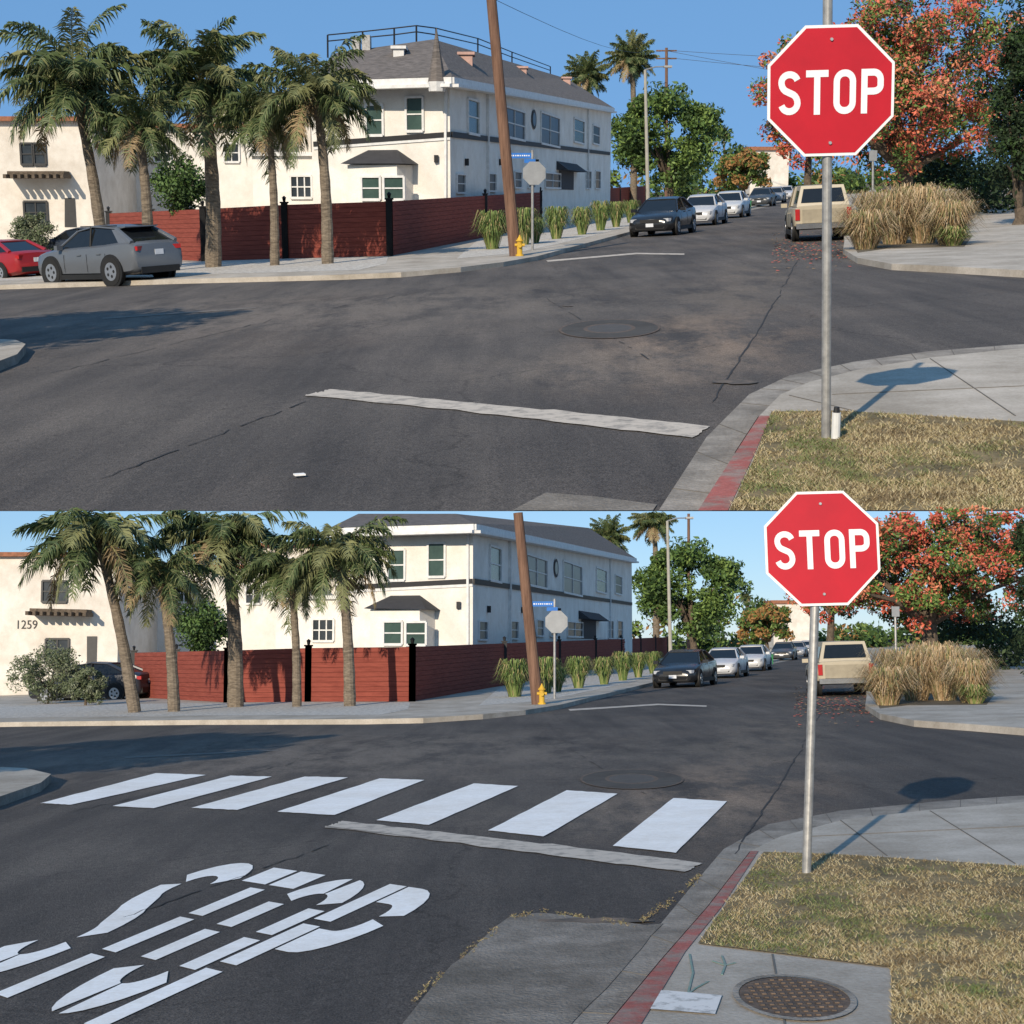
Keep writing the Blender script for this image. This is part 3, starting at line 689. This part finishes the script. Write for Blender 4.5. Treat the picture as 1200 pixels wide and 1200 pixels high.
    bay.add([a,b,b+n*.7,a+n*.7,a+U3*.5,b+U3*.5],[(0,1,2,3),(3,2,5,4),(0,3,4),(1,5,2)],drk)
    roof=MB()
    E0=at(360,yt(360,106),dL-.9);E1=at(530,yt(530,95),dC-1.2);E2=at(719,128,dR); E0.z=E1.z=zC+.05; E2.z=zR+.05
    T0=at(394,yt(394,62),dL+7);T1=at(508,yt(508,46),dC+7);T2=at(664,yt(664,92),dR+2); B0=Vector((E0.x-1.2,E0.y+46,E0.z)); T3=Vector((T0.x+1,T0.y+34,T0.z))
    if low:
        for T in (T0,T1): T.z=max(T.z,zC+.05)
    roof.add([E0,E1,T1,T0],[(0,1,2,3)],roofm); roof.add([E1,E2,T2,T1],[(0,1,2,3)],roofm); roof.add([B0,E0,T0,T3],[(0,1,2,3)],roofm)
    roof.add([T0,T1,T2,T3],[(0,1,2,3)],drk); E3=Vector((E2.x-6,E2.y+20,E2.z)); roof.add([E2,E3,T3,T2],[(0,1,2,3)],roofm)
    for p,q in ((E0,E1),(E1,E2)):
        roof.bar(p-Vector((0,0,.14)),q-Vector((0,0,.14)),.16,.24,(0,0,1),trimw)
        roof.bar(p-Vector((0,0,.33)),q-Vector((0,0,.33)),.5,.12,(0,0,1),trimw)
    pink=P.mat('pink_stucco',(.50,.32,.27),rough=.9)
    ext=MB()
    if not low:
        for x,yb,ytp,w,d,mt in [(467,74,57,12,dC+4.,trimw),(546,77,64,15,dC+9,pink),(610,92,80,14,dC+30,pink),(664,107,92,9,dR-5,pink)]:
            a=at(x-w/2,yb+8,d);b=at(x+w/2,ytp,d); ext.box(((a.x+b.x)/2,d+.6,(a.z+b.z)/2),(b.x-a.x,1.1,b.z-a.z),mt); ext.box(((a.x+b.x)/2,d+.6,b.z+.06),(b.x-a.x+.2,1.3,.12),mt)
        ds_=dC-1.0; a=at(512,96,ds_);tp=at(511,33,ds_); k=10*(dC)/F; ext.tube(a,(a.x,a.y,tp.z),k,.015,roofm,8); ext.tube((a.x,a.y,a.z-.35),a,k*.9,k*1.1,trimw,8)
        rp=[(384,41,57),(425,37,53),(462,33,50),(488,30,46),(511,33,50),(560,45,60),(600,61,74),(645,78,88)]
        ds=[dL+9,dC+10,dC+10,dC+10,dC+11,dC+24,dC+36,dR-4]
        P3=[(at(x,a,d),at(x,b,d)) for (x,a,b),d in zip(rp,ds)]
        for i,(t,b) in enumerate(P3):
            ext.tube(b-Vector((0,0,.4)),t,.045,.045,blackm,5)
            if i:
                for f_ in (0,.45): ext.tube(P3[i-1][0].lerp(P3[i-1][1],f_),t.lerp(b,f_),.03,.03,blackm,5)
        for x,w,ya in ((418,9,44),(430,10,42)):
            a=at(x,60,dC+8); b=at(x,ya,dC+8); ext.box((a.x,a.y,(a.z+b.z)/2),(w*dC/F,.8,b.z-a.z),galv)
    wl=at(296,240,68);wr_=at(368,240,67); z1=at(330,182,67).z
    walls.box(((wl.x+wr_.x)/2,wl.y+3.2,(z1+P.a*wl.x)/2),(wr_.x-wl.x,6,z1-P.a*wl.x),stucco)
    walls.box(((wl.x+wr_.x)/2,wl.y+3.2,z1+.08),(wr_.x-wl.x+.3,6.4,.16),trimw)
    Fw=Fac(P,(wl.x,wl.y+.2,0),(wr_.x,wl.y+.2,0)); Fw.window(wn,340,365,206,232,gld,trimw,3)
    P.make('white_house',{'walls':walls,'windows_and_trim':wn,'bay_and_awning':bay,'roof':roof,'chimneys_and_railing':ext},loc=Cb)
    cream=P.mat('cream_stucco',(.68,.645,.59),rough=.9,c2=(.60,.565,.515),ns=.7,bump=.006,bs=30,grime=.08); tile=P.mat('clay_tile',(.34,.14,.08),rough=.9,c2=(.20,.09,.05),ns=4)
    def blockhouse(name,x0,x1,ytp,d,dep,wins,extra=None,m_=cream):
        a=at(x0,240,d);b=at(x1,240,d);zt=at((x0+x1)/2,ytp,d).z; mb=MB(); zb=P.a*a.x-.3
        mb.box(((a.x+b.x)/2,d+dep/2,(zt+zb)/2),(b.x-a.x,dep,zt-zb),m_)
        mb.box(((a.x+b.x)/2,d+dep/2-.1,zt+.1),(b.x-a.x+.5,dep+.5,.2),tile)
        w=MB(); Fx=Fac(P,(a.x,d,0),(b.x,d,0))
        for q in wins: Fx.window(w,q[0],q[1],q[2],q[3],gld,frb if len(q)>5 else trimw,q[4])
        if extra: extra(w,Fx)
        P.make(name,{'walls':mb,'windows':w},loc=Vector((a.x,d,zb)))
    def ex(w,Fx):
        a=Fx.pt(16,203,0);b=Fx.pt(82,203,0); w.bar(a+Vector((0,-.5,0)),b+Vector((0,-.5,0)),.9,.16,(0,0,1),bark)
        for i in range(9):
            p=a.lerp(b,i/8); w.box(p+Vector((0,-.7,-.15)),(.14,1.3,.18),bark)
        Fx.rect(w,76,88,232,266,frb,.03); Fx.rect(w,20,60,206,212,cream,.02)
        if low:
            cu=bpy.data.curves.new('num','FONT'); cu.body='1259'; cu.size=.55
            ob=bpy.data.objects.new('tmp',cu); scene.collection.objects.link(ob); bpy.context.view_layer.update()
            me=bpy.data.meshes.new_from_object(ob.evaluated_get(bpy.context.evaluated_depsgraph_get())); o=Fx.pt(-8,225,.03)
            w.add([o+Vector((v.co.x*.95,0,v.co.y*1.05)) for v in me.vertices],[list(p.vertices) for p in me.polygons],blackm)
            bpy.data.objects.remove(ob)
    blockhouse('white_apartment_building',-260,112,142,72,20,[(24,38,168,193,1,1),(39,53,168,193,1,1),(28,55,236,262,2,1),(-60,-30,168,193,2)],ex)
    blockhouse('white_apartment_building',120,300,U(150,150),80,18,[(130,144,226,246,1),(262,280,168,190,2),(180,200,168,190,2)],None,stucco)
    blockhouse('white_apartment_building',232,366,U(118,122),90,16,[(300,318,135,165,2)],None,cream)
    # ---- palms
    pg=P.mat('palm_leaf',(.10,.135,.05),rough=.55,c2=(.055,.08,.03),ns=2); pg2=P.mat('palm_leaf_light',(.22,.225,.10),rough=.6,c2=(.14,.155,.065),ns=2); pg3=P.mat('palm_leaf_dry',(.30,.22,.12),rough=.8)
    PM=(pg,pg2,pg3)
    for i,(bx,by,cx,cy,R,nf,tr) in enumerate([(124,322,86,98,82,36,5.6),(174,320,161,146,58,28,5.4),(250,313,236,96,78,38,7.2),(322,311,313,138,58,28,4.2),(384,309,370,114,68,34,5.4)]):
        if low: by=by-2
        b=g(bx+U(0,(8 if i==0 else 4 if i==1 else 0)),by,Z); c=at(cx,cy+U(0,12),b.y)
        palm(P,'palm_tree',b,c,R*b.y/F,nf,i+11,PM,pbark,tr*b.y/F,zl=P.zlim(b.y) if low else 1e9,up=86 if not low else 60)
    for bx,cx,cy,R,d,nm in [(690,688,88,27,150,1),(742,740,68,30,150,2),(849,848,156,9,210,3)]:
        b=Vector((at(bx,230,d).x,d,P.a*3)); c=at(cx,yt(cx,cy+U(0,14)),d); palm(P,'palm_tree',b,c,R*d/F*.85,46,40+nm,PM,pbark,3.2*d/F if nm<3 else 1.2*d/F,zl=P.zlim(d) if low else 1e9,up=88,down=-50,leaf=.02,dr=(15,50))
    # ---- broadleaf trees
    lg=[(P.mat('leaf_green',(.10,.165,.04),rough=.6,c2=(.065,.115,.028),ns=.6),3),(P.mat('leaf_dark',(.04,.075,.02),rough=.6),2),(P.mat('leaf_bright',(.17,.25,.06),rough=.6),1.5)]
    d=150; c=at(782,160,d); b=Vector((at(786,240,d).x,d,P.a*15))
    tree(P,'street_tree',b,c,(78*d/F*.95,5,66*d/F*.9),120,150,.22,lg,bark,5,tr=.35,zl=P.zlim(d) if low else 1e9,clr=.25)
    rl=[(P.mat('leaf_green',(.1,.165,.04)),3.0),(P.mat('seedpod_red',(.60,.14,.08),rough=.7,c2=(.44,.09,.06),ns=1),3.6),(P.mat('leaf_dark',(.04,.075,.02)),1.3),(P.mat('leaf_bright',(.17,.25,.06)),1.4),(P.mat('seedpod_orange',(.64,.24,.13),rough=.7),1.3)]
    d=60; zl=P.zlim(d) if low else 1e9
    b=Vector((at(1052,240,d).x,d,P.a*15)); c=at(1072,U(95,118),d)
    tree(P,'flowering_tree',b,c,(170*d/F,4.5,U(112,86)*d/F),300,170,.085,rl,bark,8,tr=.34,zl=zl,clr=.17,shell=.25)
    d=75; b=Vector((at(940,240,d).x,d,P.a*14)); c=at(955,U(115,138),d)
    tree(P,'flowering_tree',b,c,(66*d/F,3.5,U(74,55)*d/F),110,150,.10,rl,bark,18,tr=.2,zl=P.zlim(d) if low else 1e9,clr=.24,shell=.2)
    dk=[(P.mat('cypress_dark',(.022,.04,.016),rough=.8),3),(P.mat('leaf_dark',(.04,.075,.02)),1)]
    d=48
    b=Vector((at(1195,240,d).x,d,P.a*15)); c=at(1202,U(120,140),d); tree(P,'cypress_tree',b,c,(34*d/F,1.4,130*d/F),90,170,.07,dk,bark,9,tr=.2,zl=P.zlim(d) if low else 1e9,clr=.5,shell=.1)
    m=MB(); rg=np.random.default_rng(4)
    cs=[];rs=[]
    for i in range(80):
        px=rg.uniform(1060,1280); dd=rg.uniform(62,74); p=at(px,rg.uniform(180,245),dd); cs.append(p); rs.append(rg.uniform(.5,.9))
    leaf_cloud(m,cs,rs,170,.11,dk,rg,1e9); P.make('hedge',m,loc=Vector(cs[0]))
    d=56; b=Vector((at(215,240,d).x,d,P.a*-12)); c=at(216,215,d)
    tree(P,'yard_tree',b,c,(34*d/F,1.0,34*d/F),50,130,.07,[(P.mat('leaf_dark',(.04,.075,.02)),3),(P.mat('leaf_green',(.1,.165,.04)),1)],bark,77,tr=.08,clr=.45,shell=.2)
    # kerb-side tree at the left (out of frame to the left), throws the long shadow over the road
    b=Vector((-11.8,17,-P.a*11.8+.1))
    tree(P,'street_tree',b,b+Vector((0,0,U(5.2,3.6))),(3.6,3.2,1.7 if low else 2.6),120,160,.13,lg,bark,21,tr=.22,clr=.32)
    m=MB(); rg=np.random.default_rng(14); cs=[];rs=[]
    ft=[(P.mat('leaf_green',(.1,.165,.04)),2),(P.mat('leaf_dark',(.04,.075,.02)),2),(P.mat('leaf_bright',(.17,.25,.06)),1),(P.mat('leaf_autumn',(.32,.17,.06),rough=.7),.5)]
    for i in range(240):
        px=rg.uniform(-100,1300); dd=rg.uniform(190,208); hgt=rg.uniform(205,232)
        if 800<px<935: hgt=rg.uniform(178,230)
        p=at(px,hgt,dd); cs.append(p); rs.append(rg.uniform(1.0,2.0))
    leaf_cloud(m,cs,rs,110,.38,ft,rg,1e9); P.make('distant_trees',m,loc=Vector(cs[0]))
    d=140; c=at(872,200,d); b=Vector((c.x,d,P.a*20)); au=[(P.mat('leaf_autumn',(.30,.15,.05)),2),(P.mat('leaf_green',(.1,.165,.04)),2),(P.mat('leaf_bright',(.17,.25,.06)),1)]
    tree(P,'autumn_tree',b,c,(38*d/F,3,24*d/F),60,130,.18,au,bark,31,tr=.2,clr=.3)
    blk=MB(); d=186; a=at(880,176,d);bq=at(925,176,d); blk.box(((a.x+bq.x)/2,d+2,a.z/2),(bq.x-a.x,4,a.z),cream); blk.box(((a.x+bq.x)/2,d+2,a.z+.2),(bq.x-a.x+.6,4.6,.4),tile); P.make('distant_building',blk,loc=Vector((a.x,d,0)))
    # ---- ornamental grasses
    rg=random.Random(6)
    tg=[P.mat('fountain_grass_tan',(.46,.32,.17),rough=.8),P.mat('fountain_grass_straw',(.60,.46,.29),rough=.8),P.mat('fountain_grass_brown',(.32,.21,.11),rough=.8),P.mat('fountain_grass_green',(.22,.22,.09),rough=.8)]
    for x,yb,w,h in [(1014,292,34,44),(1048,286,36,58),(1082,285,36,62),(1112,287,32,50),(1028,278,36,52),(1066,276,38,58),(1098,275,32,50)]:
        p=g(x,yb,Z); m=MB(); k=p.y/F; grass_clump(m,p,w*k,h*k,950,tg,rg,.007,1.25); P.make('fountain_grass',m,loc=p)
    gg=[P.mat('tuft_green',(.10,.155,.04),rough=.7),P.mat('tuft_light',(.22,.27,.085),rough=.7),P.mat('tuft_tan',(.38,.31,.15),rough=.8)]
    p=g(1117,288,Z); m=MB(); grass_clump(m,p,22*p.y/F,22*p.y/F,500,gg,rg,.01); P.make('grass_tuft',m,loc=p)
    for x,yb,w,h in [(577,292,20,43),(614,287,16,41),(627,285,12,28),(652,280,15,36),(682,275,13,31),(704,270,13,33),(722,266,11,28),(739,261,10,25)]:
        p=g(x,yb,Z); m=MB(); k=p.y/F; grass_clump(m,p,w*k,h*k,420,[gg[0],gg[0],gg[0],gg[1],gg[1],gg[2]],rg,.014,1.15); P.make('grass_tuft',m,loc=p)
    ol=[(P.mat('olive_leaf',(.14,.17,.09),rough=.7,c2=(.09,.11,.055),ns=2),3),(P.mat('olive_leaf_grey',(.22,.24,.16),rough=.7),1)]
    for x,yb,rx,rz in U([(40,306,34,30)],[(30,312,44,34),(74,313,24,22)]):
        b=g(x,yb,Z); k=b.y/F; tree(P,'shrub',b,b+Vector((0,0,rz*k)),(rx*k,rx*k*.7,rz*k),70,130,.05,ol,bark,int(x),tr=.04,clr=.35,shell=.2)
    # ---- utility pole + street name sign + hydrant
    wood=P.mat('weathered_wood',(.21,.12,.08),rough=.9,c2=(.11,.06,.04),ns=3,stretch=(4,4,.4),bump=.01,bs=12)
    b=g(604,300,Z); t=at(574,-20,b.y) if not low else P.AT(607,601,b.y); m=MB(); k=b.y/F
    m.path([b,b.lerp(t,.5),t],[7.0*k,6.3*k,5.6*k],wood,14)
    P.make('utility_pole',m,loc=b)
    b=g(624,293,Z); t=at(624,176,b.y); m=MB(); k=b.y/F; m.tube(b,t,1.5*k,1.5*k,galv,8)
    blue=P.mat('street_sign_blue',(.03,.16,.50),rough=.45)
    m.box(t+Vector((-14*k,0,-6*k)),(26*k,.02,6*k),blue); m.box(t+Vector((-3*k,-.03,-12*k)),(.02+12*k,.02,4.4*k),blue)
    for i in range(9): m.box(t+Vector(((-24+i*2.5)*k,-.012,-6*k)),((1.2+.6*(i%3==0))*k,.002,1.4*k),whf)
    c=at(626,203,b.y)+Vector((0,-.06,0)); kk=14*k; m.poly([c+Vector((kk*math.cos(math.pi/8+i*math.pi/4),0,kk*math.sin(math.pi/8+i*math.pi/4))) for i in range(8)],P.mat('sign_back_grey',(.30,.31,.32),rough=.5,metal=.3))
    P.make('street_name_sign',m,loc=b)
    b=g(609,300,Z); m=MB(); ym=P.mat('hydrant_yellow',(.62,.38,.04),rough=.5); H=24*b.y/F
    m.tube(b,b+Vector((0,0,H*.08)),H*.2,H*.2,ym,12);m.tube(b+Vector((0,0,H*.08)),b+Vector((0,0,H*.7)),H*.14,H*.13,ym,12)
    m.tube(b+Vector((0,0,H*.7)),b+Vector((0,0,H*.76)),H*.19,H*.19,ym,12);m.tube(b+Vector((0,0,H*.76)),b+Vector((0,0,H*.93)),H*.15,H*.05,ym,12);m.tube(b+Vector((0,0,H*.93)),b+Vector((0,0,H)),H*.04,H*.04,ym,6)
    m.tube(b+Vector((-H*.24,0,H*.52)),b+Vector((H*.24,0,H*.52)),H*.075,H*.075,ym,10);m.tube(b+Vector((0,0,H*.5)),b+Vector((0,-H*.24,H*.5)),H*.1,H*.1,ym,10)
    P.make('fire_hydrant',m,loc=b)
    d=100; b=Vector((at(760,240,d).x,d,P.a*9)); t=at(756,82,d); m=MB(); m.tube(b,t,2.4*d/F,1.6*d/F,P.mat('concrete_pole',(.38,.36,.31),rough=.8),10)
    m.path([t,t+Vector((.6,-.5,.15)),t+Vector((1.1,-1.,.12))],[.05,.04,.04],galv,6); m.box(t+Vector((1.3,-1.2,.1)),(.5,.5,.12),galv); P.make('street_lamp',m,loc=b)
    d=170; b=Vector((at(781,240,d).x,d,P.a*15)); t=at(781,yt(781,56),d); m=MB(); m.tube(b,t,2.2*d/F,1.6*d/F,wood,8)
    if not low:
        for zz in (.3,1.1): m.box(t-Vector((0,0,zz)),(2.2,.15,.15),wood)
        for zz,x2,y2 in ((.25,1400,40),(1.0,1400,70),(.3,1400,118)):
            e=at(x2,y2,150); p0=t-Vector((0,0,zz))
            pts=[p0.lerp(e,i/10)-Vector((0,0,1.5*math.sin(math.pi*i/10))) for i in range(11)]; m.path(pts,[.025]*11,blackm,4)
        e=at(560,-10,60); p0=t-Vector((0,0,.3)); pts=[p0.lerp(e,i/10)-Vector((0,0,1.0*math.sin(math.pi*i/10))) for i in range(11)]; m.path(pts,[.012]*11,blackm,4)
    P.make('power_pole',m,loc=b)
    d=52; b=Vector((at(1024,240,d).x,d,P.a*12+Z)); t=at(1023,178,d); m=MB(); m.tube(b,t,.04,.04,galv,8); m.box(t+Vector((0,-.05,-.12)),(.26,.01,.34),P.mat('sign_back_grey',(.30,.31,.32))); P.make('parking_sign',m,loc=b)
    b=g(876,247,Z); k=b.y/F; m=MB(); gb=P.mat('bin_green',(.03,.20,.07),rough=.5); m.box(b+Vector((0,0,5*k)),(7*k,7*k,10*k),gb); m.box(b+Vector((0,0,10.6*k)),(8*k,8*k,1.2*k),gb); m.tube(b+Vector((-4*k,3*k,1*k)),b+Vector((4*k,3*k,1*k)),1.2*k,1.2*k,blackm,8); P.make('trash_bin',m,loc=b)
    m=MB(); rl_=random.Random(4)
    for i in range(600):
        p=g(rl_.uniform(905,1000),rl_.gauss(291,9),.012); s=rl_.uniform(.02,.045); a=rl_.uniform(0,6.28)
        m.poly([p+Vector((s*math.cos(a+j*1.57),s*math.sin(a+j*1.57)*1.5,.005*j)) for j in range(4)],rl[1][0] if rl_.random()<.4 else tg[2])
    P.make('fallen_leaves',m,loc=g(950,291))
    # ---- vehicles
    car(P,'parked_car',778,275,42,180+19,'sedan',(.015,.016,.018),rough=.2)
    car(P,'parked_car',824,263.5,34,180+17,'sedan',(.50,.51,.53))
    car(P,'parked_car',856,255,29.5,180+16,'sedan',(.52,.53,.54))
    car(P,'parked_car',893,242,21,180+15,'sedan',(.05,.055,.06)); car(P,'parked_car',908,238,18,180+14,'sedan',(.25,.26,.28)); car(P,'parked_car',921,233.5,15,180+13,'sedan',(.45,.45,.47))
    car(P,'pickup_truck',957,280,62,6,'pickup',(.40,.345,.25),rough=.4)
    if not low:
        car(P,'parked_car',129,333,67,-52,'suv',(.105,.115,.13),rough=.28)
        car(P,'parked_car',2,329,46,-52,'sedan',(.28,.012,.015)); car(P,'parked_car',98,306,38,-70,'sedan',(.03,.04,.06))
    else:
        car(P,'parked_car',110,823,46,-75,'sedan',(.02,.022,.03),raw=True)

# ------------------------------------------------------------------ set-up
pl=math.atan(157/F); pu=-math.atan(368/F)
SC=30.0
Mlow=Matrix.Identity(4)
Mup=Matrix.Translation((0,0,HH))@Matrix.Rotation(pl-pu,4,'X')@Matrix.Scale(SC,4)@Matrix.Translation((0,0,-HH))
lower=Panel(pl,.03,Mlow,1.0,lambda x,y:(x+26,y+523+.022*(x-500)),601,True)
upper=Panel(pu,.05,Mup,SC,lambda x,y:(x,y),-400,False)
build(lower); build(upper)

cam=bpy.data.cameras.new('camera'); co=bpy.data.objects.new('camera',cam); scene.collection.objects.link(co)
cam.sensor_width=36; cam.lens=36*F/1200; cam.clip_start=.1; cam.clip_end=120000
co.location=(0,0,HH); co.rotation_euler=(math.radians(90)+pl,0,0); scene.camera=co
EL=17;AZ=21
tv=Vector((math.sin(math.radians(AZ))*math.cos(math.radians(EL)),math.cos(math.radians(AZ))*math.cos(math.radians(EL)),-math.sin(math.radians(EL))))
sd=bpy.data.lights.new('sun','SUN'); sd.energy=5.0; sd.angle=math.radians(.5); sd.color=(1,.87,.69)
so=bpy.data.objects.new('sun',sd); scene.collection.objects.link(so); so.rotation_euler=tv.to_track_quat('-Z','Y').to_euler(); so.location=(-20,-40,30)
w=bpy.data.worlds.new('World'); scene.world=w; w.use_nodes=True; nt=w.node_tree; bg=nt.nodes['Background']
sky=nt.nodes.new('ShaderNodeTexSky'); sky.sky_type='NISHITA'; sky.sun_disc=False; sky.sun_elevation=math.radians(EL); sky.sun_rotation=math.radians(180+AZ)
sky.air_density=1.0; sky.dust_density=0.0; sky.ozone_density=2.0; sky.altitude=1500
mx=nt.nodes.new('ShaderNodeMix'); mx.data_type='RGBA'; mx.inputs['Factor'].default_value=.6; mx.inputs['B'].default_value=(1.15,2.9,5.6,1)
nt.links.new(sky.outputs['Color'],mx.inputs['A']); nt.links.new(mx.outputs['Result'],bg.inputs['Color']); bg.inputs['Strength'].default_value=.14
scene.view_settings.view_transform='Standard'; scene.view_settings.look='None'; scene.view_settings.exposure=0
